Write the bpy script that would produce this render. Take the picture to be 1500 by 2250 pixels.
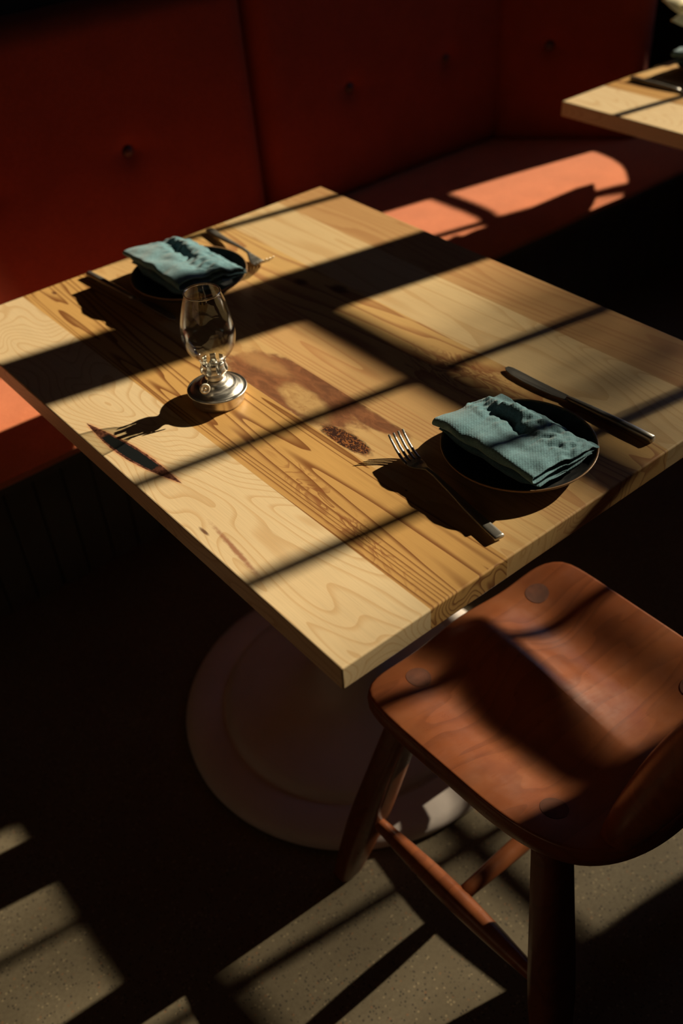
import bpy, bmesh, math, random
from mathutils import Vector, Matrix, noise as mnoise

scene = bpy.context.scene
for o in list(bpy.data.objects):
    bpy.data.objects.remove(o)

# ------------------------------------------------------------------ camera
cam_data = bpy.data.cameras.new('camera')
cam = bpy.data.objects.new('camera', cam_data)
scene.collection.objects.link(cam)
cam_data.sensor_fit = 'VERTICAL'
cam_data.sensor_height = 36.0
cam_data.sensor_width = 24.0
cam_data.lens = 2147.85 / 2250 * 36.0
RX = (0.76992798, -0.63575723, -0.05498773)
RY = (-0.44193305, -0.46906398, -0.76463989)
RZ = (0.46033258, 0.61301854, -0.64210761)
cam.matrix_world = Matrix(((RX[0], -RY[0], -RZ[0], -0.6934),
                           (RX[1], -RY[1], -RZ[1], -0.9286),
                           (RX[2], -RY[2], -RZ[2], 1.4300),
                           (0, 0, 0, 1)))
cam_data.clip_start = 0.05
cam_data.dof.use_dof = True
cam_data.dof.focus_distance = 1.10
cam_data.dof.aperture_fstop = 3.2
scene.camera = cam

# ------------------------------------------------------------------ sky and sun
world = bpy.data.worlds.new('world')
scene.world = world
world.use_nodes = True
bg = world.node_tree.nodes['Background']
bg.inputs['Strength'].default_value = 1.0
# blue sky on the window side, warm fill tone added opposite the sun
_wt = world.node_tree
_wc = _wt.nodes.new('ShaderNodeTexCoord')
_ws = _wt.nodes.new('ShaderNodeSeparateXYZ')
_wr = _wt.nodes.new('ShaderNodeMapRange')
_wr.inputs['From Min'].default_value = -0.35
_wr.inputs['From Max'].default_value = 0.35
_wm = _wt.nodes.new('ShaderNodeMix')
_wm.data_type = 'RGBA'
_wm.inputs[6].default_value = (0.40, 0.24, 0.135, 1)
_wm.inputs[7].default_value = (0.175, 0.235, 0.44, 1)
_wt.links.new(_wc.outputs['Generated'], _ws.inputs[0])
_wt.links.new(_ws.outputs[0], _wr.inputs['Value'])
_wt.links.new(_wr.outputs[0], _wm.inputs[0])
_wt.links.new(_wm.outputs[2], bg.inputs['Color'])

SUN_K = 0.157      # sideways drift of the light per metre of x
SUN_T = 0.475      # drop of the light per metre of x
sun_data = bpy.data.lights.new('sun', 'SUN')
sun_data.energy = 8.2
sun_data.color = (1.0, 0.855, 0.60)
sun_data.angle = math.radians(0.53)
sun = bpy.data.objects.new('sun', sun_data)
scene.collection.objects.link(sun)
sun.rotation_euler = Vector((-1, SUN_K, -SUN_T)).to_track_quat('-Z', 'Y').to_euler()
sun.location = (6, -1, 4)

scene.view_settings.view_transform = 'Standard'
scene.view_settings.look = 'None'
scene.view_settings.exposure = 0.0
scene.view_settings.gamma = 1.0
scene.view_settings.use_curve_mapping = False


# ------------------------------------------------------------------ helpers
def link(o, parent=None):
    scene.collection.objects.link(o)
    if parent is not None:
        o.parent = parent
    return o


def mesh_obj(name, verts, faces, mat=None, parent=None, smooth=True, loc=(0, 0, 0), rz=0.0):
    me = bpy.data.meshes.new(name)
    me.from_pydata([tuple(v) for v in verts], [], faces)
    me.update()
    bm = bmesh.new()
    bm.from_mesh(me)
    bmesh.ops.recalc_face_normals(bm, faces=bm.faces)
    bm.to_mesh(me)
    bm.free()
    if smooth:
        for p in me.polygons:
            p.use_smooth = True
    o = bpy.data.objects.new(name, me)
    o.location = loc
    o.rotation_euler = (0, 0, rz)
    if mat:
        me.materials.append(mat)
    return link(o, parent)


def bm_obj(name, bm, mat=None, parent=None, smooth=False, loc=(0, 0, 0), rz=0.0):
    bmesh.ops.recalc_face_normals(bm, faces=bm.faces)
    me = bpy.data.meshes.new(name)
    bm.to_mesh(me)
    bm.free()
    if smooth:
        for p in me.polygons:
            p.use_smooth = True
    o = bpy.data.objects.new(name, me)
    o.location = loc
    o.rotation_euler = (0, 0, rz)
    if mat:
        me.materials.append(mat)
    return link(o, parent)


def empty(name, loc=(0, 0, 0), rz=0.0):
    o = bpy.data.objects.new(name, None)
    o.empty_display_size = 0.05
    o.location = loc
    o.rotation_euler = (0, 0, rz)
    return link(o)


def tag(o, label, cat, group=None):
    o['label'] = label
    o['category'] = cat
    if group:
        o['group'] = group
    return o


def bm_box(bm, x0, x1, y0, y1, z0, z1):
    vs = [bm.verts.new(p) for p in ((x0, y0, z0), (x1, y0, z0), (x1, y1, z0), (x0, y1, z0),
                                    (x0, y0, z1), (x1, y0, z1), (x1, y1, z1), (x0, y1, z1))]
    for f in ((0, 3, 2, 1), (4, 5, 6, 7), (0, 1, 5, 4), (1, 2, 6, 5), (2, 3, 7, 6), (3, 0, 4, 7)):
        bm.faces.new([vs[i] for i in f])


def bevel_mod(o, w, seg=3):
    m = o.modifiers.new('bevel', 'BEVEL')
    m.width = w
    m.segments = seg
    m.limit_method = 'ANGLE'
    m.angle_limit = math.radians(40)
    return m


def structure(name, boxes, mat, parent=None):
    bm = bmesh.new()
    for b in boxes:
        bm_box(bm, *b)
    o = bm_obj(name, bm, mat, parent)
    if parent is None:
        o['kind'] = 'structure'
    return o


def lathe(name, prof, mat, parent=None, n=64, close=False, loc=(0, 0, 0)):
    verts, faces, rings = [], [], []
    for r, z in prof:
        if r < 1e-6:
            rings.append([len(verts)])
            verts.append((0, 0, z))
        else:
            s = len(verts)
            rings.append(list(range(s, s + n)))
            for i in range(n):
                a = 2 * math.pi * i / n
                verts.append((r * math.cos(a), r * math.sin(a), z))
    m = len(rings)
    for k in range(m if close else m - 1):
        A, B = rings[k], rings[(k + 1) % m]
        for i in range(n):
            j = (i + 1) % n
            if len(A) == 1 and len(B) == 1:
                continue
            if len(A) == 1:
                faces.append((A[0], B[j], B[i]))
            elif len(B) == 1:
                faces.append((A[i], A[j], B[0]))
            else:
                faces.append((A[i], A[j], B[j], B[i]))
    return mesh_obj(name, verts, faces, mat, parent, loc=loc)


def loft(name, secs, mat, parent=None, smooth=True, cap=True, closed=True):
    """secs: list of rings (lists of points, same length)."""
    verts, faces = [], []
    n = len(secs[0])
    for s in secs:
        verts += [tuple(p) for p in s]
    for k in range(len(secs) - 1):
        for i in range(n):
            j = (i + 1) % n
            faces.append((k * n + i, k * n + j, (k + 1) * n + j, (k + 1) * n + i))
    if cap:
        faces.append(tuple(range(n))[::-1])
        faces.append(tuple((len(secs) - 1) * n + i for i in range(n)))
    return mesh_obj(name, verts, faces, mat, parent, smooth)


def tube_secs(path, radii, n=14, squash=1.0):
    secs = []
    for i, p in enumerate(path):
        p = Vector(p)
        a = Vector(path[max(i - 1, 0)])
        b = Vector(path[min(i + 1, len(path) - 1)])
        t = (b - a).normalized()
        up = Vector((0, 0, 1)) if abs(t.z) < 0.9 else Vector((1, 0, 0))
        s = t.cross(up).normalized()
        u = s.cross(t).normalized()
        r = radii[i]
        secs.append([p + s * r * math.cos(2 * math.pi * k / n) + u * r * squash * math.sin(2 * math.pi * k / n)
                     for k in range(n)])
    return secs


def smoothstep(a, b, x):
    t = min(max((x - a) / (b - a), 0.0), 1.0)
    return t * t * (3 - 2 * t)


# ------------------------------------------------------------------ node helper
class NT:
    def __init__(self, name):
        self.m = bpy.data.materials.new(name)
        self.m.use_nodes = True
        self.t = self.m.node_tree
        self.b = self.t.nodes['Principled BSDF']
        self.out = self.t.nodes['Material Output']

    def new(self, ty):
        return self.t.nodes.new(ty)

    def put(self, sock, v):
        if v is None:
            return
        if isinstance(v, bpy.types.NodeSocket):
            self.t.links.new(v, sock)
        elif isinstance(v, (tuple, list)) and sock.type == 'RGBA' and len(v) == 3:
            sock.default_value = (*v, 1)
        else:
            sock.default_value = v

    def math(self, op, a, b=None, c=None, clamp=False):
        n = self.new('ShaderNodeMath')
        n.operation = op
        n.use_clamp = clamp
        self.put(n.inputs[0], a)
        if b is not None:
            self.put(n.inputs[1], b)
        if c is not None:
            self.put(n.inputs[2], c)
        return n.outputs[0]

    def add(self, a, b): return self.math('ADD', a, b)
    def sub(self, a, b): return self.math('SUBTRACT', a, b)
    def mul(self, a, b): return self.math('MULTIPLY', a, b)

    def coord(self, kind='Object'):
        return self.new('ShaderNodeTexCoord').outputs[kind]

    def sep(self, v):
        n = self.new('ShaderNodeSeparateXYZ')
        self.put(n.inputs[0], v)
        return n.outputs

    def comb(self, x, y, z):
        n = self.new('ShaderNodeCombineXYZ')
        for i, v in enumerate((x, y, z)):
            self.put(n.inputs[i], v)
        return n.outputs[0]

    def noise(self, vec, scale, detail=2.0, rough=0.5, dist=0.0, color=False):
        n = self.new('ShaderNodeTexNoise')
        self.put(n.inputs['Vector'], vec)
        n.inputs['Scale'].default_value = scale
        n.inputs['Detail'].default_value = detail
        n.inputs['Roughness'].default_value = rough
        n.inputs['Distortion'].default_value = dist
        return n.outputs['Color' if color else 'Fac']

    def voronoi(self, vec, scale, out='Distance', feature='F1'):
        n = self.new('ShaderNodeTexVoronoi')
        n.feature = feature
        self.put(n.inputs['Vector'], vec)
        n.inputs['Scale'].default_value = scale
        return n.outputs[out]

    def ramp(self, f, lo, hi, a=0.0, b=1.0, smooth=True):
        n = self.new('ShaderNodeMapRange')
        n.interpolation_type = 'SMOOTHSTEP' if smooth else 'LINEAR'
        self.put(n.inputs['Value'], f)
        for k, v in (('From Min', lo), ('From Max', hi), ('To Min', a), ('To Max', b)):
            self.put(n.inputs[k], v)
        return n.outputs[0]

    def mix(self, f, a, b):
        n = self.new('ShaderNodeMix')
        n.data_type = 'RGBA'
        self.put(n.inputs[0], f)
        self.put(n.inputs[6], a)
        self.put(n.inputs[7], b)
        return n.outputs[2]

    def bump(self, h, strength=0.3, dist=0.001):
        n = self.new('ShaderNodeBump')
        n.inputs['Strength'].default_value = strength
        n.inputs['Distance'].default_value = dist
        self.put(n.inputs['Height'], h)
        self.t.links.new(n.outputs[0], self.b.inputs['Normal'])

    def set(self, **kw):
        for k, v in kw.items():
            self.put(self.b.inputs[k.replace('_', ' ')], v)
        return self


def plain(name, col, rough=0.5, metal=0.0, var=0.12, scale=20.0, bump=0.1):
    n = NT(name)
    c = n.coord()
    f = n.noise(c, scale, 4)
    n.set(Base_Color=n.mix(n.ramp(f, 0.3, 0.7), tuple(v * (1 - var) for v in col), tuple(v * (1 + var) for v in col)),
          Roughness=rough, Metallic=metal)
    if bump:
        n.bump(n.noise(c, scale * 12, 3), bump, 0.001)
    return n.m


# ------------------------------------------------------------------ materials
def fibres(n, x, y, z, base, line, freq, sx, sy, seed, sharp=0.55, amount=1.0, sz=9.0):
    """growth rings as contour lines of a stretched noise."""
    v = n.comb(n.mul(x, sx), n.mul(n.add(y, seed * 3.7), sy), n.add(n.mul(z, sz), seed))
    f = n.noise(v, 1.0, 2.2, 0.42, 0.25)
    wob = n.noise(n.comb(n.mul(x, 60), n.mul(y, 9), n.add(z, seed)), 1.0, 2)
    ph = n.add(n.mul(f, freq), n.mul(wob, 0.22))
    fr = n.math('FRACT', ph)
    ln = n.ramp(fr, sharp, 0.97)                       # slow rise
    ed = n.ramp(fr, 0.97, 1.0, 1.0, 0.0)
    ln = n.mul(n.mul(ln, ed), amount)
    broad = n.ramp(n.noise(n.comb(n.mul(x, 14), n.mul(y, 1.6), seed + 4.0), 1.0, 3), 0.3, 0.75)
    hair = n.noise(n.comb(n.mul(x, 900), n.mul(y, 22), n.add(seed, n.mul(z, 300))), 1.0, 2)
    c = n.mix(n.mul(broad, 0.45), base, tuple(0.5 * (a + b) for a, b in zip(base, line)))
    c = n.mix(ln, c, line)
    c = n.mix(n.ramp(hair, 0.35, 0.8, 0.0, 0.22), c, tuple(v * 0.55 for v in base))
    return c


def ellipse(n, x, y, cx, cy, rx, ry, ang=0.0, soft=0.35, warp=None, wamp=0.0):
    dx, dy = n.sub(x, cx), n.sub(y, cy)
    ca, sa = math.cos(ang), math.sin(ang)
    u = n.add(n.mul(dx, ca), n.mul(dy, sa))
    v = n.sub(n.mul(dy, ca), n.mul(dx, sa))
    d = n.math('SQRT', n.add(n.math('POWER', n.mul(u, 1 / rx), 2), n.math('POWER', n.mul(v, 1 / ry), 2)))
    if warp is not None:
        d = n.add(d, n.mul(n.sub(warp, 0.5), wamp))
    return n.ramp(d, 1.0 + soft, 1.0 - soft)


def table_wood(name, feature=True, seed=0.0):
    n = NT(name)
    x, y, z = n.sep(n.coord())[:3]
    S = seed
    P = [  # right edge x, base, line, freq, sx, sy, sharp, amount
        (-0.236, (.80, .61, .365), (.58, .345, .15), 44, 7, 2.3, .62, .55),
        (-0.129, (.66, .38, .13), (.23, .085, .025), 30, 14, 0.60, .50, 1.0),
        (-0.054, (.72, .47, .21), (.52, .27, .10), 24, 10, 1.0, .5, .55),
        (0.035, (.68, .42, .185), (.46, .20, .08), 26, 12, 0.6, .45, .6),
        (0.135, (.71, .45, .18), (.34, .13, .05), 22, 9, 1.2, .5, .75),
        (0.250, (.75, .55, .30), (.56, .33, .14), 24, 8, 0.9, .55, .5),
        (9.0, (.58, .34, .15), (.40, .18, .07), 26, 11, 0.8, .45, .5)]
    col = None
    for i, (xr, base, line, fq, sx, sy, sh, am) in enumerate(P):
        c = fibres(n, x, y, z, base, line, fq, sx, sy, i * 1.3 + 0.7 + S, sh, am)
        if i == 0:
            col = c
        else:
            edge = P[i - 1][0]
            col = n.mix(n.ramp(x, edge - 0.0003, edge + 0.0003), col, c)
    rough = 0.42
    if feature:
        w = n.noise(n.comb(n.mul(x, 60), n.mul(y, 30), 2.0), 1.0, 4, 0.6)
        w2 = n.noise(n.comb(n.mul(x, 160), n.mul(y, 120), 5.0), 1.0, 4, 0.65)
        brown, red = (.15, .052, .028), (.30, .11, .05)

        def within(a, b):
            return n.mul(n.math('GREATER_THAN', x, a), n.math('LESS_THAN', x, b))
        in2 = within(-0.1287, -0.0543)
        in1 = within(-0.2355, -0.1293)
        in4 = within(0.035, 0.135)
        # dark heartwood sweep with a pale oval in it, third board
        m = n.mul(in2, ellipse(n, x, y, -0.093, -0.045, .050, .125, 0.10, .14, w, .7))
        m2 = n.mul(in2, ellipse(n, x, y, -0.068, -0.165, .013, .060, 0.10, .2, w, .9))
        sw = n.noise(n.comb(n.mul(x, 70), n.mul(y, 26), 9.0), 1.0, 5, 0.7, 1.5)
        bc = n.mix(n.ramp(sw, .3, .7), brown, red)
        col = n.mix(n.mul(n.math('MAXIMUM', m, m2), .92), col, bc)
        pale = n.mul(in2, ellipse(n, x, y, -0.103, -0.082, .019, .050, -0.12, .28, w, 0.8))
        col = n.mix(n.mul(pale, .9), col, n.mix(n.ramp(sw, .35, .8), (.66, .42, .18), (.40, .21, .08)))
        pale2 = n.mul(in2, ellipse(n, x, y, -0.086, .035, .013, .05, 0.1, .6, w, 0.9))
        col = n.mix(n.mul(pale2, .55), col, (.60, .34, .14))
        # charred curly knot at its end
        kn = n.mul(in2, ellipse(n, x, y, -0.117, -0.180, .0125, .042, 0.05, .16, w2, .5))
        curl = n.noise(n.comb(n.mul(x, 170), n.mul(y, 75), 1.0), 1.0, 3, 0.55, 3.2)
        col = n.mix(kn, col, n.mix(n.ramp(curl, .48, .62), (.045, .018, .013), (.36, .13, .04)))
        # swirls in the second and fifth boards
        s1 = n.mul(in1, ellipse(n, x, y, -0.212, -0.275, .014, .13, -0.12, .7, w, 1.4))
        curl2 = n.math('FRACT', n.mul(n.noise(n.comb(n.mul(x, 34), n.mul(y, 11), 3.0), 1.0, 3, .55, 1.0), 9.0))
        col = n.mix(n.mul(n.mul(s1, n.ramp(curl2, .5, .95)), .75), col, (.25, .085, .03))
        s4 = n.mul(in4, ellipse(n, x, y, 0.082, -0.175, .034, .085, 0.1, .5, w, 1.2))
        col = n.mix(n.mul(n.mul(s4, n.ramp(curl2, .3, .9)), .8), col, (.30, .10, .04))
        for (kx, ky, rx, ry) in ((.087, -.158, .006, .009), (.094, .18, .008, .012), (.12, .12, .010, .016),
                                 (-.334, -.203, .002, .008), (-.195, .425, .003, .006), (-.13, -.30, .0012, .0018)):
            k = ellipse(n, x, y, kx, ky, rx, ry, 0, .5, w2, .6)
            col = n.mix(n.mul(k, .85), col, (.10, .03, .018))
        # thin bark streak in the first board
        st = ellipse(n, x, y, -0.3265, -0.252, .0028, .045, -0.10, .6, w2, 1.3)
        col = n.mix(n.mul(st, .8), col, (.30, .10, .05))
        # bark pocket filled with black resin
        cx = n.add(n.add(-0.3195, n.mul(n.add(y, 0.022), -0.118)), n.mul(n.math('POWER', n.mul(n.add(y, .022), 10.6), 2), .0022))
        t = n.mul(n.add(y, 0.022), 1 / 0.096)
        lens = n.math('POWER', n.math('MAXIMUM', n.sub(1.0, n.mul(t, t)), 0.0), 1.35)
        hw = n.mul(lens, 0.0108)
        d = n.math('ABSOLUTE', n.sub(x, cx))
        dw = n.add(d, n.mul(n.sub(w2, .5), .0022))
        glow = n.mul(n.ramp(n.sub(dw, hw), .0042, .0), n.ramp(lens, 0.0, .12))
        col = n.mix(n.mul(glow, .55), col, (.60, .22, .09))
        rim = n.mul(n.ramp(n.sub(dw, hw), .0007, -.0003), n.ramp(lens, 0.0, .05))
        col = n.mix(rim, col, n.mix(n.ramp(w2, .35, .65), (.055, .018, .012), (.24, .09, .055)))
        core = n.mul(n.ramp(n.sub(dw, n.mul(hw, .74)), .0005, -.0003),
                     n.mul(n.ramp(n.add(t, n.mul(n.sub(w2, .5), .35)), -.52, -.48), n.ramp(t, .60, .52)))
        col = n.mix(core, col, (.012, .014, .015))
        rough = n.ramp(core, 0, 1, .42, .30)
    n.set(Base_Color=col, Roughness=rough, Specular_IOR_Level=.35)
    n.bump(n.noise(n.comb(n.mul(x, 700), n.mul(y, 18), n.mul(z, 200)), 1.0, 2), .10, .0006)
    return n.m


def chair_wood(name='reddish_stained_wood', k=1.0):
    n = NT(name)
    x, y, z = n.sep(n.coord())[:3]
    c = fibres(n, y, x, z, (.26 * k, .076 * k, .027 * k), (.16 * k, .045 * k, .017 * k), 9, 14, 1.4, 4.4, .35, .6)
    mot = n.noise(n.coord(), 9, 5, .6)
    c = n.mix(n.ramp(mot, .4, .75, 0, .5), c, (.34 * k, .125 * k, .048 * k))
    board = n.math('FRACT', n.mul(n.add(y, 3.0), 11))
    seam = n.ramp(n.math('ABSOLUTE', n.sub(board, .5)), .494, .5)
    c = n.mix(n.mul(seam, .25), c, (.08, .03, .015))
    scr = n.noise(n.comb(n.mul(x, 60), n.mul(y, 260), n.mul(z, 60)), 1.0, 5, .75)
    c = n.mix(n.ramp(scr, .70, .80, 0, .25), c, (.42, .22, .10))
    r = n.ramp(n.noise(n.coord(), 26, 5, .65), .3, .75, .27, .42)
    n.set(Base_Color=c, Roughness=r, Specular_IOR_Level=.55)
    n.bump(n.noise(n.comb(n.mul(x, 30), n.mul(y, 300), n.mul(z, 60)), 1.0, 3), .12, .0006)
    return n.m


def fabric(name, col, dark, scale=1100.0, rough=.85, sheen=.25):
    n = NT(name)
    c = n.coord()
    x, y, z = n.sep(c)[:3]
    big = n.noise(c, 14, 4, .6)
    w = n.mul(n.math('SINE', n.mul(n.add(x, n.mul(z, .7)), scale)), n.math('SINE', n.mul(n.add(y, n.mul(z, .7)), scale)))
    slub = n.noise(n.comb(n.mul(x, 900), n.mul(y, 120), n.mul(z, 300)), 1, 3, .6)
    slub2 = n.noise(n.comb(n.mul(x, 120), n.mul(y, 900), n.mul(z, 300)), 1, 3, .6)
    f = n.add(n.mul(slub, .5), n.mul(slub2, .5))
    cc = n.mix(n.ramp(big, .3, .75), col, tuple(.85 * a for a in col))
    cc = n.mix(n.ramp(f, .35, .62, .55, 0), cc, dark)
    n.set(Base_Color=cc, Roughness=rough, Sheen_Weight=sheen, Sheen_Roughness=.5, Specular_IOR_Level=.2)
    n.bump(n.add(n.mul(w, .25), f), .45, .0009)
    return n.m


def floor_mat():
    n = NT('polished_aggregate_concrete')
    c = n.coord()
    big = n.noise(c, 3.5, 5, .6)
    col = n.mix(n.ramp(big, .3, .7), (.120, .095, .060), (.160, .130, .085))
    fine = n.noise(c, 160, 4, .7)
    col = n.mix(n.ramp(fine, .35, .7, 0, .55), col, (.10, .078, .05))
    v = n.voronoi(c, 210)
    vc = n.sep(n.voronoi(c, 210, 'Color'))
    dark = n.mul(n.ramp(v, .42, .26), n.math('GREATER_THAN', vc[0], .70))
    col = n.mix(n.mul(dark, .7), col, (.025, .022, .02))
    v2 = n.voronoi(c, 170)
    vc2 = n.sep(n.voronoi(c, 170, 'Color'))
    lite = n.mul(n.ramp(v2, .38, .22), n.math('GREATER_THAN', vc2[1], .82))
    col = n.mix(n.mul(lite, .5), col, (.32, .25, .15))
    rst = n.mul(n.ramp(v2, .40, .25), n.math('LESS_THAN', vc2[1], .10))
    col = n.mix(n.mul(rst, .4), col, (.25, .11, .05))
    n.set(Base_Color=col, Roughness=n.ramp(big, .3, .7, .5, .7), Specular_IOR_Level=.25)
    n.bump(fine, .15, .0008)
    return n.m


def steel(name, rough=.22, col=(.62, .60, .57), spots=0.0, metal=1.0):
    n = NT(name)
    c = n.coord()
    x, y, z = n.sep(c)[:3]
    br = n.noise(n.comb(n.mul(x, 60), n.mul(y, 8), n.mul(z, 900)), 1, 3, .6)
    cc = n.mix(n.ramp(br, .3, .7), tuple(a * .9 for a in col), tuple(min(1, a * 1.08) for a in col))
    if spots:
        sp = n.noise(c, 900, 3, .8)
        cc = n.mix(n.ramp(sp, .58, .75, 0, spots), cc, (.85, .80, .66))
    n.set(Base_Color=cc, Metallic=metal, Roughness=n.ramp(br, .3, .7, rough * .8, rough * 1.3))
    return n.m


def thin_glass(name, tint=(.97, .97, .96), lo=.06):
    n = NT(name)
    n.t.nodes.remove(n.b)
    tr = n.new('ShaderNodeBsdfTransparent')
    tr.inputs[0].default_value = (*tint, 1)
    gl = n.new('ShaderNodeBsdfGlossy')
    gl.inputs['Roughness'].default_value = .015
    gl.inputs['Color'].default_value = (1, 1, 1, 1)
    lw = n.new('ShaderNodeLayerWeight')
    lw.inputs['Blend'].default_value = .5
    geo = n.coord()
    dust = n.ramp(n.noise(geo, 420, 3, .8), .66, .78, 0, .10)
    fac = n.add(n.add(n.mul(n.math('POWER', lw.outputs['Facing'], 3.5), .55), lo), dust)
    mx = n.new('ShaderNodeMixShader')
    n.put(mx.inputs[0], fac)
    n.t.links.new(tr.outputs[0], mx.inputs[1])
    n.t.links.new(gl.outputs[0], mx.inputs[2])
    n.t.links.new(mx.outputs[0], n.out.inputs['Surface'])
    return n.m


M_TABLE = table_wood('laminated_maple_boards')
M_TABLE2 = table_wood('laminated_maple_boards_second', False, 11.0)
M_CHAIR = chair_wood()
M_LEGS = chair_wood('leg_wood_shade_darkened', .68)  # chair wood with the shade on the legs put into its colour
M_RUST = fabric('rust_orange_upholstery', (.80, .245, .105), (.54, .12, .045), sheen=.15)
M_BACK = fabric('rust_upholstery_shade_darkened', (.25, .042, .016), (.15, .022, .009), sheen=.05)  # upholstery colour darkened to stand in for the shade on the backrest
M_NAP = fabric('teal_grey_linen', (.135, .29, .345), (.038, .09, .12), scale=1500, sheen=.3)
M_FLOOR = floor_mat()
M_STEEL = steel('brushed_steel', .33, (.72, .69, .64))
M_KNOB = plain('satin_nickel_knob', (.78, .70, .56), .38, .35, .08, 300)
M_CUT = steel('dark_tumbled_cutlery_steel', .34, (.40, .38, .35), spots=.5, metal=.8)
M_BASE = plain('dusky_mauve_powder_coat', (.56, .49, .46), .55, 0, .06, 12, .08)
M_WALL = plain('dark_olive_plaster', (.050, .046, .034), .9)
M_WALLD = plain('dark_brown_plaster', (.050, .042, .032), .95)
M_PANEL = plain('dark_grey_painted_boards', (.115, .110, .085), .55, 0, .08, 8)
M_FRAME = plain('black_painted_window_frame', (.02, .02, .018), .5)
M_BUTTON = plain('dark_leather_button', (.05, .012, .006), .45)
M_GLASS = thin_glass('clear_lamp_glass', (.93, .93, .91), lo=.025)
M_RIM = thin_glass('fire_polished_glass_rim', (.9, .9, .88), lo=.30)
M_PANE = thin_glass('window_pane_glass', (.99, .99, .99), .02)
M_LEAF = plain('dry_pale_leaf', (.66, .58, .34), .6, 0, .2, 30)
M_POT = plain('dark_clay_pot', (.07, .04, .03), .8)
M_BARK = plain('tree_bark', (.08, .06, .04), .9)
M_GREEN = plain('tree_leaves', (.05, .09, .03), .7)
M_WICK = plain('cotton_wick', (.7, .68, .6), .9)


def plate_mat():
    n = NT('dark_stoneware_glaze')
    c = n.coord()
    x, y, z = n.sep(c)[:3]
    sp = n.noise(c, 120, 5, .7)
    col = n.mix(n.ramp(sp, .35, .7), (.028, .030, .034), (.060, .060, .060))
    r = n.math('SQRT', n.add(n.mul(x, x), n.mul(y, y)))
    rimf = n.ramp(n.add(r, n.mul(n.sub(sp, .5), .003)), .0855, .0868)
    col = n.mix(rimf, col, (.30, .17, .085))
    n.set(Base_Color=col, Roughness=n.ramp(sp, .3, .7, .28, .42), Specular_IOR_Level=.5)
    return n.m


M_PLATE = plate_mat()

# ------------------------------------------------------------------ room shell
XW = 2.0          # window wall
X0, X1, Y0, Y1, ZC = -3.6, XW, -3.4, 1.12, 2.9
YB = lambda y0: y0 - SUN_K * XW
ZB = lambda v: v + SUN_T * XW
WT = 0.10
structure('floor', [(X0 - .2, X1 + WT, Y0 - .2, Y1 + .2, -.08, 0)], M_FLOOR)
structure('ceiling', [(X0 - .2, X1 + WT, Y0 - .2, Y1 + .2, ZC, ZC + .1)], M_WALLD)
structure('wall_back', [(X0 - .2, X1 + WT, Y1, Y1 + .15, 0, ZC)], M_WALL)
structure('wall_left', [(X0 - .2, X0, Y0, Y1, 0, .9), (X0 - .2, X0, Y0, Y1, 2.5, ZC), (X0 - .2, X0, Y0, -2.0, .9, 2.5),
                        (X0 - .2, X0, .4, Y1, .9, 2.5)], M_WALLD)  # opening left for the added fill window
structure('wall_front', [(X0 - .2, X1 + WT, Y0 - .2, Y0, 0, ZC)], M_WALLD)
zs, zt = ZB(-.150), ZB(1.10)
a0, a1 = YB(.236 - .0157), YB(.848)
b0, b1 = YB(-.588), YB(.085)
structure('wall_right', [(XW, XW + WT, Y0, Y1, 0, zs), (XW, XW + WT, Y0, Y1, zt, ZC),
                         (XW, XW + WT, a1, Y1, zs, zt), (XW, XW + WT, b1, a0, zs, zt),
                         (XW, XW + WT, Y0, b0, zs, zt)], M_WALLD)


def window(name, y0, y1, muntins, rails):
    xa = XW + .03
    d = .022
    boxes = [(xa, xa + d, YB(m) - w / 2, YB(m) + w / 2, zs, zt) for m, w in muntins]
    for v, h in rails:
        boxes.append((xa, xa + d * .8, y0, y1, ZB(v) - h / 2, ZB(v) + h / 2))
    bm = bmesh.new()
    for b in boxes:
        bm_box(bm, *b)
    o = bm_obj(name, bm, M_FRAME)
    o['kind'] = 'structure'
    structure('pane', [(xa + .009, xa + .012, y0, y1, zs, zt)], M_PANE, o)
    return o


window('window_1', a0, a1, [(.442, .017), (.662, .017)], [(.087, .020)])
window('window_2', b0, b1, [(-.142, .019), (-.363, .019)],
       [(.745, .030), (.495, .022), (.245, .018), (.040, .018)])

bm = bmesh.new()  # unseen window, added to bring fill light onto left-facing sides
for k in range(5):
    bm_box(bm, X0 - .12, X0 - .09, -2.0 + .5925 * k, -2.0 + .5925 * k + .03, .9, 2.5)
for zz in (.9, 1.42, 1.95, 2.47):
    bm_box(bm, X0 - .118, X0 - .092, -2.0, .4, zz, zz + .03)
w3 = bm_obj('added_fill_window', bm, M_FRAME)
w3['kind'] = 'structure'
structure('pane', [(X0 - .106, X0 - .103, -2.0, .4, .9, 2.5)], M_PANE, w3)

# ------------------------------------------------------------------ banquette
bench = empty('banquette', (0, .9, 0))
tag(bench, 'rust orange upholstered banquette with buttoned back along the dark wall', 'bench')


def rel(o, root):
    o.parent = root
    o.matrix_parent_inverse = Matrix.Translation(-root.location) if root.rotation_euler.z == 0 else root.matrix_basis.inverted()
    return o


def seat_cushion():
    # cross-section (y, z), front nose rounded, welt and boxing strip below
    prof = [(.93, .486), (.87, .493), (.78, .4955), (.68, .4955), (.60, .495), (.56, .4935), (.53, .490),
            (.505, .484), (.482, .475), (.468, .465), (.4615, .457), (.4605, .4535), (.4575, .4525), (.4565, .4505),
            (.4595, .4485), (.4600, .446), (.461, .438), (.466, .433), (.485, .431), (.93, .431)]
    xs = [-1.9 + i * .05 for i in range(78)][:-1] + [XW - .004]
    secs = []
    for xx in xs:
        w = .0015 * math.sin(xx * 23) + .002 * math.sin(xx * 7 + 1)
        secs.append([(xx, yy + (w if yy < .55 else 0), zz + (.0015 * math.sin(xx * 5 + yy * 9) if zz > .47 else 0))
                     for yy, zz in prof])
    return loft('seat_cushion', secs, M_RUST)


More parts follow.
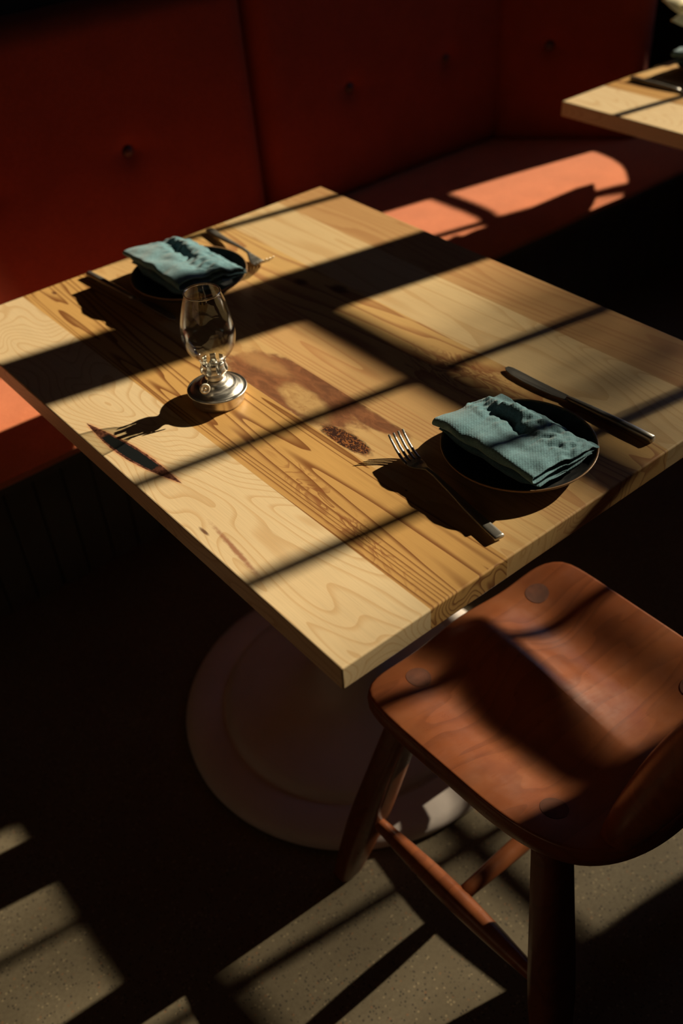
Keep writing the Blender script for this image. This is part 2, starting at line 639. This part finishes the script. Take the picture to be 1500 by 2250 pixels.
rel(seat_cushion(), bench)


def back_panel(x0, x1, buttons, zb=.484, zt=1.015, H=None, y_front=.87, lean=.030):
    """returns verts/faces of a puffed panel standing along +x at y_front"""
    nu, nv = 90, 60
    verts, faces = [], []
    W, Hh = x1 - x0, zt - zb
    for j in range(nv + 1):
        v = j / nv
        for i in range(nu + 1):
            u = i / nu
            x, z = x0 + u * W, zb + v * Hh
            e = min(u * W, (1 - u) * W) / .055
            f = min(v * Hh, (1 - v) * Hh) / .05
            pu = (1 - max(0, 1 - e) ** 2.2) ** .5 * (1 - max(0, 1 - f) ** 2.2) ** .5
            d = .045 * pu
            for bx, bz in buttons:
                r = math.hypot(x - bx, (z - bz))
                d -= .020 * math.exp(-(r / .022) ** 1.3) * (pu > .5)
                ang = math.atan2(z - bz, x - bx)
                d -= .0025 * math.exp(-r / .09) * max(0, math.cos(ang * 2 + .3)) ** 6
            d += .0025 * math.sin(x * 9 + z * 4) * pu
            verts.append((x, y_front + .045 + lean * v - d, z))
    for j in range(nv):
        for i in range(nu):
            a = j * (nu + 1) + i
            faces.append((a, a + 1, a + nu + 2, a + nu + 1))
    # back and rim
    s = len(verts)
    back_y = y_front + .10
    ring = [i for i in range(nu + 1)] + [(j + 1) * (nu + 1) - 1 for j in range(1, nv + 1)] + \
           [nv * (nu + 1) + i for i in range(nu - 1, -1, -1)] + [j * (nu + 1) for j in range(nv - 1, 0, -1)]
    for k in ring:
        x, _, z = verts[k]
        verts.append((x, back_y, z))
    m = len(ring)
    for k in range(m):
        faces.append((ring[k], ring[(k + 1) % m], s + (k + 1) % m, s + k))
    faces.append(tuple(s + k for k in range(m)))
    return verts, faces


def button(parent, x, y, z, xf=None):
    prof = [(0, .0), (.009, .0), (.0125, .002), (.0125, .004), (.009, .0075), (.004, .009), (0, .0092)]
    verts, faces = [], []
    n = 24
    for r, h in prof:
        for i in range(n):
            a = 2 * math.pi * i / n
            p = Vector((x + r * math.cos(a), y - h, z + r * math.sin(a)))
            verts.append(xf @ p if xf else p)
    for k in range(len(prof) - 1):
        for i in range(n):
            j = (i + 1) % n
            faces.append((k * n + i, k * n + j, (k + 1) * n + j, (k + 1) * n + i))
    return rel(mesh_obj('button', verts, faces, M_BUTTON), parent) if False else mesh_obj('button', verts, faces, M_BUTTON)


def child_of(o, p, root):
    """world-space mesh parented below a part whose root stands away from the origin"""
    o.parent = p
    o.matrix_parent_inverse = Matrix.Identity(4)
    return o


def add_back(x0, x1, btns, xf=None, **kw):
    v, f = back_panel(x0, x1, btns, **kw)
    if xf:
        v = [xf @ Vector(p) for p in v]
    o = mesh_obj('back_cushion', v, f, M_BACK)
    rel(o, bench)
    zb, zt = kw.get('zb', .484), kw.get('zt', 1.015)
    for bx, bz in btns:
        yy = kw.get('y_front', .87) + kw.get('lean', .030) * (bz - zb) / (zt - zb) + .018
        b = button(o, bx, yy, bz, xf)
        child_of(b, o, bench)
    return o


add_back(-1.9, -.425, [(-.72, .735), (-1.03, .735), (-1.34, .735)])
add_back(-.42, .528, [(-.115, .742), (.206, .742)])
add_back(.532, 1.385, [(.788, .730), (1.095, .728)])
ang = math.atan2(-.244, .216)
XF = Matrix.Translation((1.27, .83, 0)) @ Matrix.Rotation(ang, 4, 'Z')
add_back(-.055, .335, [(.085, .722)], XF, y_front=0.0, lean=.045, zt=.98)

# beadboard plinth: every board a groove apart
bm = bmesh.new()
bm_box(bm, -1.9, XW - .004, .668, .96, .0, .40)
bm_box(bm, -1.9, XW - .004, .49, .96, .4002, .4305)
k = 0
xb = -1.9
while xb < XW - .006:
    xe = min(xb + .0610, XW - .004)
    bm_box(bm, xb + .0018, xe - .0018, .655, .669, .0, .399)
    xb = xe
plinth = bm_obj('beadboard_plinth', bm, M_PANEL)
rel(plinth, bench)
bevel_mod(plinth, .0018, 2)


# ------------------------------------------------------------------ tables
def make_table(cx, cy, w, d, mat, label, name='dining_table'):
    t = empty(name, (cx, cy, 0))
    tag(t, label, 'table', 'plank topped pedestal tables')
    bm = bmesh.new()
    bm_box(bm, -w / 2, w / 2, -d / 2, d / 2, .720, .750)
    top = bm_obj('tabletop', bm, mat, t)
    bevel_mod(top, .0022, 3)
    prof = [(0, .0), (.300, .0), (.306, .006), (.307, .012), (.303, .020), (.292, .027), (.272, .031), (.245, .032),
            (.238, .029), (.233, .029), (.230, .036), (.226, .043), (.218, .0475), (.205, .050), (.170, .054), (.130, .060),
            (.098, .070), (.075, .086), (.062, .105), (.056, .130), (.0525, .170), (.050, .240)]
    base = lathe('pedestal_base', prof, M_BASE, t, n=128)
    col = lathe('pedestal_column', [(.0500, .238), (.0495, .40), (.0495, .66), (.052, .672), (.060, .680),
                                    (.060, .690), (.0, .690)], M_BASE, t, n=64)
    bm = bmesh.new()
    bm_box(bm, -.21, .21, -.03, .03, .6895, .7198)
    bm_box(bm, -.03, .03, -.27, .27, .6895, .7198)
    br = bm_obj('top_bracket', bm, M_BASE, t)
    return t


make_table(0, 0, .696, .902, M_TABLE, 'large maple plank table in the foreground holding the oil lamp')
make_table(1.350, -.018, .74, .902, M_TABLE2, 'pale wood table cropped by the right edge, in the banquette corner')


# ------------------------------------------------------------------ chair
def make_chair():
    ch = empty('dining_chair', (0, 0, 0))
    tag(ch, 'reddish brown wooden chair with dished seat tucked under the maple table', 'chair')
    cx, hw, yf, yb = -.0175, .1915, -.277, -.668

    def outline(a):
        # a from 0..2pi; superellipse, squarer in front, rounder behind
        c, s = math.cos(a), math.sin(a)
        p = 3.0 + 5.5 * smoothstep(-.2, .5, s)
        r = (abs(c) ** p + abs(s) ** p) ** (-1 / p)
        x = r * c
        y = r * s
        taper = 1.0 - .04 * (1 - y) / 2 - .02 * max(0, -y) ** 2
        return cx + hw * x * taper, (yf + yb) / 2 + (yf - yb) / 2 * y

    def seat_z(x, y):
        X = (x - cx) / hw
        t = (yf - y) / (yf - yb)
        trough = math.exp(-((abs(X) - .47) / .30) ** 2)
        bowl = math.exp(-(abs(X) / .72) ** 4)
        m = smoothstep(.30, .95, t)
        s = trough * (1 - m) + (.75 * bowl + .25 * trough) * m
        env = smoothstep(-.10, .42, t) * (1 - smoothstep(.62, 1.0, t))
        env = .22 * (1 - smoothstep(0, .5, t)) + .9 * env
        z = .4600 - .029 * s * env
        z += .010 * math.exp(-(X / .17) ** 2) * smoothstep(.0, .12, t) * (1 - smoothstep(.25, .75, t))
        z -= .006 * (1 - smoothstep(0, .10, t))
        z += .006 * smoothstep(.85, 1.0, t)
        return z

    n = 128
    verts, faces = [], []
    cxm, cym = cx, (yf + yb) / 2
    rs = [i / 40 for i in range(1, 41)]
    rs[-1] = .985
    verts.append((cxm, cym, seat_z(cxm, cym)))
    rings = []
    for r in rs:
        s0 = len(verts)
        for i in range(n):
            ox, oy = outline(2 * math.pi * i / n)
            x, y = cxm + (ox - cxm) * r, cym + (oy - cym) * r
            verts.append((x, y, seat_z(x, y)))
        rings.append(s0)
    # edge: small lip, fine groove, rounded side, underside
    for r, dz in ((.996, -.0015), (1.000, -.005), (.998, -.0075), (1.003, -.010), (1.006, -.016), (1.002, -.026),
                  (.985, -.034), (.94, -.036), (.5, -.036)):
        s0 = len(verts)
        for i in range(n):
            ox, oy = outline(2 * math.pi * i / n)
            x, y = cxm + (ox - cxm) * r, cym + (oy - cym) * r
            ex, ey = cxm + (ox - cxm) * .985, cym + (oy - cym) * .985
            zz = seat_z(ex, ey) + dz
            if r <= .94:
                zz = .420
            verts.append((x, y, zz))
        rings.append(s0)
    for i in range(n):
        faces.append((0, rings[0] + i, rings[0] + (i + 1) % n))
    for a, b in zip(rings[:-1], rings[1:]):
        for i in range(n):
            j = (i + 1) % n
            faces.append((a + i, a + j, b + j, b + i))
    faces.append(tuple(rings[-1] + i for i in range(n)))
    mesh_obj('seat', verts, faces, M_CHAIR, ch)

    tenon_mat = plain('darker_leg_tenon', (.13, .040, .018), .85, 0, .25, 60)
    legs = [(-.128, -.316, -.226, -.252), (.098, -.316, .196, -.252),
            (-.146, -.560, -.205, -.655), (.116, -.560, .175, -.655)]
    for tx, ty, fx, fy in legs:
        # tapered leg, rectangular with rounded arrises, thickest near the stretcher
        secs = []
        top = Vector((tx, ty, .425))
        bot = Vector((fx, fy, 0.0))
        dirv = Vector((fx - tx, fy - ty, 0)).normalized()
        side = Vector((-dirv.y, dirv.x, 0))
        for t, a, b in ((0, .019, .019), (.10, .022, .020), (.35, .026, .021), (.55, .029, .022), (.68, .029, .022),
                        (.85, .025, .019), (.985, .021, .016), (1.0, .018, .013)):
            p = top.lerp(bot, t)
            ring = []
            for k in range(20):
                q = 2 * math.pi * k / 20
                c, s = math.cos(q), math.sin(q)
                r = (abs(c) ** 5 + abs(s) ** 5) ** (-1 / 5)
                ring.append(p + Vector((1, 0, 0)) * a * r * c + Vector((0, 1, 0)) * b * r * s)
            secs.append(ring)
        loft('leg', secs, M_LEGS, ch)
        # tenon end showing in the seat
        v, f = [(tx, ty, seat_z(tx, ty) + .0004)], []
        for ri in range(1, 5):
            for k in range(28):
                q = 2 * math.pi * k / 28
                x, y = tx + .0165 * ri / 4 * math.cos(q), ty + .0165 * ri / 4 * math.sin(q)
                v.append((x, y, seat_z(x, y) + .0004))
        for k in range(28):
            f.append((0, 1 + k, 1 + (k + 1) % 28))
            for ri in range(3):
                a = 1 + ri * 28
                f.append((a + k, a + (k + 1) % 28, a + 28 + (k + 1) % 28, a + 28 + k))
        mesh_obj('leg_tenon', v, f, tenon_mat, ch)

    zst = .150
    for sgn in (-1, 1):
        tx = -.190 if sgn < 0 else .160
        pts = [Vector((tx, -.272, zst)).lerp(Vector((tx + .004, -.622, zst)), i / 12) for i in range(13)]
        rad = [.0085 + .0085 * math.sin(math.pi * i / 12) ** 1.3 for i in range(13)]
        loft('side_stretcher', tube_secs(pts, rad), M_CHAIR, ch)
    pts = [Vector((-.190, -.455, zst)).lerp(Vector((.162, -.455, zst)), i / 12) for i in range(13)]
    rad = [.0095 + .005 * math.sin(math.pi * i / 12) for i in range(13)]
    loft('cross_stretcher', tube_secs(pts, rad), M_CHAIR, ch)

    # back posts lean away from the table and carry a wide curved rail
    for px in (-.128, .098):
        pts, rad = [], []
        for i in range(15):
            t = i / 14
            pts.append((px + .006 * t, -.628 - .110 * t ** 1.05, .440 + .40 * t))
            rad.append(.0165 + .0125 * math.sin(math.pi * min(1, t * 1.1)) ** .8)
        loft('back_post', tube_secs(pts, rad, 18, .8), M_CHAIR, ch)
    v, f = [], []
    nu, nv = 30, 10
    for side_ in (0, 1):
        for i in range(nu + 1):
            u = i / nu * 2 - 1
            for j in range(nv + 1):
                w = j / nv
                h = .060 * (1 - .35 * abs(u) ** 3)
                z = .838 + (w * 2 - 1) * h
                y = -.745 + .055 * u * u - .03 * (z - .838) / .06 * .3 - (.014 if side_ else 0) * (1 - (2 * w - 1) ** 4) ** .5
                v.append((-.010 + .168 * u, y, z))
    m = (nu + 1) * (nv + 1)
    for s_ in (0, m):
        for i in range(nu):
            for j in range(nv):
                a = s_ + i * (nv + 1) + j
                f.append((a, a + 1, a + nv + 2, a + nv + 1))
    for i in range(nu):
        for j in (0, nv):
            a = i * (nv + 1) + j
            f.append((a, a + nv + 1, m + a + nv + 1, m + a))
    for j in range(nv):
        for i in (0, nu):
            a = i * (nv + 1) + j
            f.append((a, a + 1, m + a + 1, m + a))
    mesh_obj('back_rail', v, f, M_CHAIR, ch)
    return ch


make_chair()


# ------------------------------------------------------------------ table ware
def make_plate(x, y, label, group='dark stoneware side plates'):
    prof = [(0, .0045), (.040, .0048), (.060, .0062), (.074, .0105), (.082, .0155), (.0868, .0200), (.0882, .0204),
            (.0885, .0192), (.084, .0135), (.076, .0075), (.062, .0030), (.050, .0016), (.050, .0), (.046, .0),
            (.046, .0018), (0, .0018)]
    o = lathe('plate', prof, M_PLATE, None, n=96, loc=(x, y, .7502))
    tag(o, label, 'plate', group)
    return o


def make_napkin(x, y, z, w, d, rz, seed, label, hl=.034, hr=.012, skew=0.0):
    """cloth folded back and forth; its folded edge faces -x"""
    random.seed(seed)
    layers = 4
    path = []                      # (x, height fraction, layer)
    r = w / 2
    for L in range(layers):
        h = 1 - L / (layers - 1 + .001)
        xs = [r - k * (w / 26) for k in range(27)]
        if L % 2 == 1:
            xs = xs[::-1]
        inset = .004 + .0035 * L
        for xx in xs:
            path.append((xx * (1 - inset / r), h))
        if L < layers - 1:
            s = -1 if L % 2 == 0 else 1
            h2 = 1 - (L + 1) / (layers - 1 + .001)
            for q in range(1, 5):
                a = q / 5 * math.pi
                path.append((s * (r * (1 - inset / r) + math.sin(a) * .004), h + (h2 - h) * (1 - math.cos(a)) / 2))
    ny = 60
    verts, faces = [], []
    for j in range(ny + 1):
        t = j / ny * 2 - 1
        for k, (px, hf) in enumerate(path):
            u = px / r
            base = .0035
            xx_ = px
            H = hl * (1 - .12 * smoothstep(-1, .2, u)) + (hr - hl * .88) * smoothstep(.15, 1, u)
            H *= 1 - .10 * abs(t) ** 3
            puff = .006 * math.exp(-((u - .15) / .45) ** 2) * math.cos(t * 1.5)
            zz = base + (H + puff) * (.10 + .90 * hf)
            nz = mnoise.noise(Vector((px * 42 + seed, t * d * 16, hf * 1.2))) * .0042
            nz += mnoise.noise(Vector((px * 95 + seed * 2, t * d * 60, hf * 2.0 + 5))) * .0020 * (1 if u > -.35 else .35)
            fold = -.0095 * math.exp(-((u + .02 - .22 * t) / .17) ** 2) * smoothstep(-.9, .1, t)
            fold += .0050 * math.exp(-((u - .45 + .25 * t) / .15) ** 2)
            cr = smoothstep(-.45, -.05, u)
            cr *= 1 - .6 * smoothstep(.45, .9, u)
            nz += cr * .0048 * mnoise.noise(Vector((xx_ * 105 + 3, t * d * 80, seed)))
            nz += cr * .0026 * mnoise.noise(Vector((xx_ * 260, t * d * 210, seed + 9)))
            zz += (nz + fold) * (.35 + .65 * hf)
            zz = max(zz, .0018 + .0016 * hf)
            yy = t * d / 2 + mnoise.noise(Vector((px * 30, hf * 3 + seed, 2 + t))) * .0035 + skew * px
            xx = px + mnoise.noise(Vector((t * 3.1, hf * 2.2, seed))) * .005 + .004 * (1 - hf) * (1 if u < 0 else -1)
            # plate rim holds the border up
            rad = math.hypot(xx, yy)
            if rad > .066:
                zz = max(zz, min(.0075 + (rad - .066) * .62, .0165))
            verts.append((xx, yy, zz))
    m = len(path)
    for j in range(ny):
        for k in range(m - 1):
            a = j * m + k
            faces.append((a, a + 1, a + m + 1, a + m))
    o = mesh_obj('napkin', verts, faces, M_NAP, None, loc=(x, y, z), rz=rz)
    so = o.modifiers.new('thickness', 'SOLIDIFY')
    so.thickness = .0016
    so.offset = 0
    sb = o.modifiers.new('smooth', 'SUBSURF')
    sb.levels = 1
    sb.render_levels = 1
    tag(o, label, 'napkin', 'folded teal linen napkins')
    return o


def make_fork(x, y, rz, label, mirror=1):
    f = empty('fork', (x, y, .7502), rz)
    tag(f, label, 'fork', 'dinner forks at the place settings')
    # local: tines towards +y, handle towards -y, origin in the middle, length .205
    hs = [(-.1025, .0062, .0040, .0045), (-.100, .0066, .0040, .0050), (-.080, .0064, .0042, .0050), (-.045, .0052, .0055, .0045),
          (-.010, .0036, .0085, .0040), (.020, .0026, .0105, .0035), (.035, .0026, .0100, .0030), (.042, .0045, .0080, .0026),
          (.050, .0078, .0055, .0022), (.058, .0098, .0038, .0020), (.068, .0101, .0034, .0019)]
    secs = []
    for yy, w, z, th in hs:
        ring = []
        for k in range(16):
            a = 2 * math.pi * k / 16
            c, s = math.cos(a), math.sin(a)
            r = (abs(c) ** 4 + abs(s) ** 4) ** (-1 / 4)
            ring.append((w * r * c, yy * .95, max(z + th / 2 * r * s, .0002)))
        secs.append(ring)
    loft('handle', secs, M_CUT, f)
    for i in range(4):
        cx = -.0090 + i * .0060
        secs = []
        for t in (0, .15, .35, .6, .85, 1.0):
            yy = .0620 + .036 * t
            z = .0034 + .0005 * t + .0190 * t ** 1.8
            w = .0021 * (1 - .35 * t)
            th = .0018 * (1 - .3 * t)
            ring = []
            for k in range(8):
                a = 2 * math.pi * k / 8 + .39
                ring.append((cx * (1 + .05 * t) + w * 1.05 * math.cos(a), yy, z + th * math.sin(a) * .6))
            secs.append(ring)
        loft('tine', secs, M_STEEL if False else M_CUT, f)
    return f


def make_knife(x, y, rz, label):
    kf = empty('knife', (x, y, .7502), rz)
    tag(kf, label, 'knife', 'dinner knives at the place settings')
    # handle towards -y, blade tip towards +y, length .225
    secs = []
    for yy, w, h in ((-.1125, .0042, .0070), (-.1115, .0050, .0084), (-.08, .0052, .0086), (-.03, .0046, .0078),
                     (.0, .0040, .0066), (.012, .0036, .0056)):
        ring = []
        for k in range(18):
            a = 2 * math.pi * k / 18
            c, s = math.cos(a), math.sin(a)
            r = (abs(c) ** 3 + abs(s) ** 3) ** (-1 / 3)
            ring.append((w * r * c, yy, h / 2 + h / 2 * r * s * .98 + .0001))
        secs.append(ring)
    loft('handle', secs, M_CUT, kf)
    # blade: outline polygon, thin
    L = [(-.0042, .008), (-.0060, .016), (-.0085, .030), (-.0100, .050), (-.0100, .075), (-.0085, .095), (-.0050, .108),
         (-.0010, .1125), (.0030, .1105), (.0052, .104), (.0050, .090), (.0042, .060), (.0042, .030), (.0042, .008)]
    bm = bmesh.new()
    top = [bm.verts.new((a, b, .0045 if a > 0 else .0034)) for a, b in L]
    bot = [bm.verts.new((a, b, .0022)) for a, b in L]
    bm.faces.new(top)
    bm.faces.new(bot[::-1])
    for i in range(len(L)):
        j = (i + 1) % len(L)
        bm.faces.new((bot[i], bot[j], top[j], top[i]))
    bl = bm_obj('blade', bm, M_CUT, kf)
    bevel_mod(bl, .0005, 2)
    return kf


make_plate(.004, -.342, 'dark stoneware plate by the front edge, between fork and knife')
make_napkin(.004, -.338, .7560, .118, .150, math.radians(0), 3,
            'folded teal linen napkin on the plate nearest the chair')
make_fork(-.101, -.331, math.radians(-9), 'dinner fork left of the front plate with tines up')
make_knife(.132, -.317, math.radians(1), 'dinner knife right of the front plate near the table edge')

make_plate(-.028, .298, 'dark stoneware plate behind the oil lamp on the bench side')
make_napkin(-.026, .306, .7560, .125, .160, math.radians(180 + 0) * 0, 8,
            'folded teal linen napkin on the plate behind the oil lamp', hl=.040, hr=.014)
make_fork(.088, .338, math.radians(180 - 5), 'dinner fork half hidden behind the plate on the bench side')
make_knife(-.119, .325, math.radians(180 + 5), 'dinner knife left of the rear plate with handle towards the bench')

make_plate(1.335, .300, 'dark plate on the pale corner table at the right edge')
make_napkin(1.335, .305, .7560, .125, .155, 0, 15, 'teal napkin on the pale corner table, cut by the right edge',
            hl=.040)
make_knife(1.180, .300, math.radians(180), 'dark knife lying on the pale corner table')


# ------------------------------------------------------------------ oil lamp
def make_lamp(x, y):
    la = empty('oil_lamp', (x, y, .7502))
    tag(la, 'small steel oil lamp with clear glass chimney on the maple table', 'oil lamp')
    prof = [(0, 0), (.0305, 0), (.0325, .0012), (.0335, .006), (.0345, .0145), (.0362, .0165), (.0374, .0172),
            (.0380, .0182), (.0374, .0192), (.0358, .0190), (.0345, .0186), (.0330, .0196), (.0305, .0222),
            (.0270, .0246), (.0235, .0258), (.0205, .0270), (.0190, .0290), (.0170, .0312), (.0135, .0325),
            (.0118, .0335), (.0115, .0350), (0, .0350)]
    lathe('reservoir', prof, M_STEEL, la, n=96)
    lathe('burner_collar', [(0, .034), (.0122, .034), (.0128, .0348), (.0122, .0360), (.0122, .0400), (.0130, .0408),
                            (.0142, .0415), (.0142, .0425), (.0120, .0435), (0, .0435)], M_STEEL, la, n=64)
    # gallery: scalloped cup of prongs around the chimney foot
    n = 96
    verts, faces = [], []
    levels = [(.0142, .0420), (.0172, .0445), (.0176, .0470), (.0160, .0510), (.0150, .0540), (.0158, .0585)]
    for r, z in levels:
        for i in range(n):
            a = 2 * math.pi * i / n
            verts.append((r * math.cos(a), r * math.sin(a), z))
    for k in range(len(levels) - 1):
        for i in range(n):
            if k >= 2 and (i % 12) >= 7:
                continue
            if k == 1 and 8 <= (i % 12) <= 10:
                continue
            j = (i + 1) % n
            faces.append((k * n + i, k * n + j, (k + 1) * n + j, (k + 1) * n + i))
    g = mesh_obj('gallery', verts, faces, M_STEEL, la)
    so = g.modifiers.new('thickness', 'SOLIDIFY')
    so.thickness = .0006
    # wick tube
    wt = lathe('wick_tube', [(.0, .043), (.0050, .043), (.0050, .0545), (.0044, .0560), (.0, .0560)], M_STEEL, la, n=24)
    mesh = lathe('wick', [(0, .0555), (.0028, .0555), (.0028, .0580), (0, .0585)], M_WICK, la, n=16)
    # chimney: thin walled egg
    cp = [(.0150, .0480), (.0150, .0560), (.0155, .0595), (.0185, .0635), (.0245, .0695), (.0295, .0775), (.0322, .0870),
          (.0334, .0970), (.0330, .1070), (.0314, .1170), (.0288, .1270), (.0258, .1370), (.0230, .1450), (.0217, .1485),
          (.0218, .1497)]
    dense = []
    for i in range(len(cp) - 1):          # Catmull-Rom for a smooth profile
        p0, p1, p2, p3 = cp[max(i - 1, 0)], cp[i], cp[i + 1], cp[min(i + 2, len(cp) - 1)]
        for k in range(5):
            t = k / 5
            dense.append(tuple(.5 * ((2 * b) + (c - a) * t + (2 * a - 5 * b + 4 * c - d) * t * t +
                                     (-a + 3 * b - 3 * c + d) * t ** 3) for a, b, c, d in zip(p0, p1, p2, p3)))
    dense.append(cp[-1])
    inner = [(r - .0010, z) for r, z in dense[::-1]]
    tor = [(.0213 + .0011 * math.cos(q * math.pi / 6), .1500 + .0011 * math.sin(q * math.pi / 6)) for q in range(12)]
    lathe('chimney_rim', tor, M_RIM, la, n=96, close=True)
    lathe('chimney', dense + inner, M_GLASS, la, n=96, close=True)
    # wick knob on its stem, facing the camera side
    kd = Vector((-.024, -.008, 0)).normalized()
    a = Vector((0, 0, .0385)) + kd * .012
    b = Vector((-.0255, -.0150, .0345))
    loft('wick_stem', tube_secs([a, a.lerp(b, .5), b], [.0007] * 3, 10), M_STEEL, la)
    axis = Vector((-.22, -.93, .28)).normalized()
    up = Vector((0, 0, 1))
    s = axis.cross(up).normalized()
    u = s.cross(axis).normalized()
    secs = []
    for off, r in ((-.0008, .0020), (-.0004, .0058), (0, .0066), (.0008, .0067), (.0013, .0062), (.0014, .0040),
                   (.0010, .0036), (.0010, .0014), (.0018, .0012), (.0018, .0003)):
        secs.append([b + axis * off + s * r * math.cos(2 * math.pi * k / 40) + u * r * math.sin(2 * math.pi * k / 40)
                     for k in range(40)])
    loft('wick_knob', secs, M_KNOB, la)
    return la


make_lamp(-.178, -.001)


# ------------------------------------------------------------------ dried leaves on the far table
def make_posy():
    cx, cy = 1.440, .405
    p = empty('dried_leaf_vase', (cx, cy, .7502))
    tag(p, 'little vase of pale dried leaves behind the napkin on the corner table', 'vase')
    lathe('vase', [(0, 0), (.017, 0), (.021, .010), (.022, .028), (.016, .044), (.012, .052), (.0145, .058), (.0125, .058),
                   (.0105, .052), (.014, .040), (0, .012)], M_POT, p, n=40)
    random.seed(4)
    tips = [(1.303, .418, .846), (1.322, .410, .872), (1.268, .424, .892), (1.345, .418, .835), (1.40, .42, .91),
            (1.50, .42, .92), (1.55, .41, .86)]
    for tx, ty, tz in tips:
        a = Vector((0, 0, .020))
        b = Vector((tx - cx, ty - cy, tz - .7502))
        ax = (b - a).normalized()
        side = ax.cross(Vector((0, 1, 0))).normalized()
        v, f = [], []
        n = 12
        for i in range(n + 1):
            t = i / n
            c = a.lerp(b, t) + Vector((0, 0, .022 * math.sin(math.pi * t)))
            w = .0012 + .0135 * math.sin(math.pi * smoothstep(.25, 1.06, t)) ** .8
            for s_ in (-1, 0, 1):
                v.append(c + side * w * s_ + Vector((0, -.003 * abs(s_), 0)))
        for i in range(n):
            for s_ in (0, 1):
                q = i * 3 + s_
                f.append((q, q + 1, q + 4, q + 3))
        o = mesh_obj('dried_leaf', v, f, M_LEAF, p)
        so = o.modifiers.new('thickness', 'SOLIDIFY')
        so.thickness = .0010
    return p


make_posy()


# ------------------------------------------------------------------ unseen tree added beyond the windows to dim the sun
def make_tree():
    tx = 15.0
    ty = -.75 - SUN_K * tx
    t = empty('added_shade_tree', (tx, ty, 0))
    tag(t, 'unseen leafy tree added outside the windows to dim the sun', 'tree')
    pts = [(0, 0, -.3), (.05, .05, 2), (-.05, .1, 4.2), (.05, 0, 6.0)]
    loft('trunk', tube_secs(pts, [.22, .17, .14, .08], 16), M_BARK, t)
    random.seed(21)
    v, f = [], []
    def tau(yy, zz):  # leaf density shaped to dim the right front of the table
        prof = [(-2, .5), (.2, .5), (.42, .6), (.50, 1.5), (.55, 2.2), (.59, 2.2), (.64, 1.35), (.70, .5), (.76, .08), (.80, .0), (3, .0)]
        zz = zz + .38 * (yy + .13)
        d = 0
        for (za, da), (zb_, db) in zip(prof[:-1], prof[1:]):
            if za <= zz <= zb_:
                d = da + (db - da) * (zz - za) / (zb_ - za)
        return d * smoothstep(.08, -.16, yy)
    n_c = int(2.3 * 1.25 * 1.6 / .00105)
    for k in range(n_c):
        yy = random.uniform(-1.15, .10)          # measured across the light
        zz = random.uniform(-.42, 1.18)
        if random.random() > tau(yy, zz) / 2.2:
            continue
        c = Vector((random.uniform(-.6, .6), yy + .75, zz + SUN_T * tx))
        c.z += SUN_T * c.x
        c.y -= SUN_K * c.x
        a = Vector((random.gauss(0, 1), random.gauss(0, 1), random.gauss(0, 1))).normalized()
        b = a.orthogonal().normalized()
        s = random.uniform(.022, .038)
        i = len(v)
        v += [c - a * s * 1.5, c + b * s * .7, c + a * s * 1.5, c - b * s * .7]
        f.append((i, i + 1, i + 2, i + 3))
    o = mesh_obj('foliage', v, f, M_GREEN, t, smooth=False)
    o['kind'] = 'stuff'


make_tree()
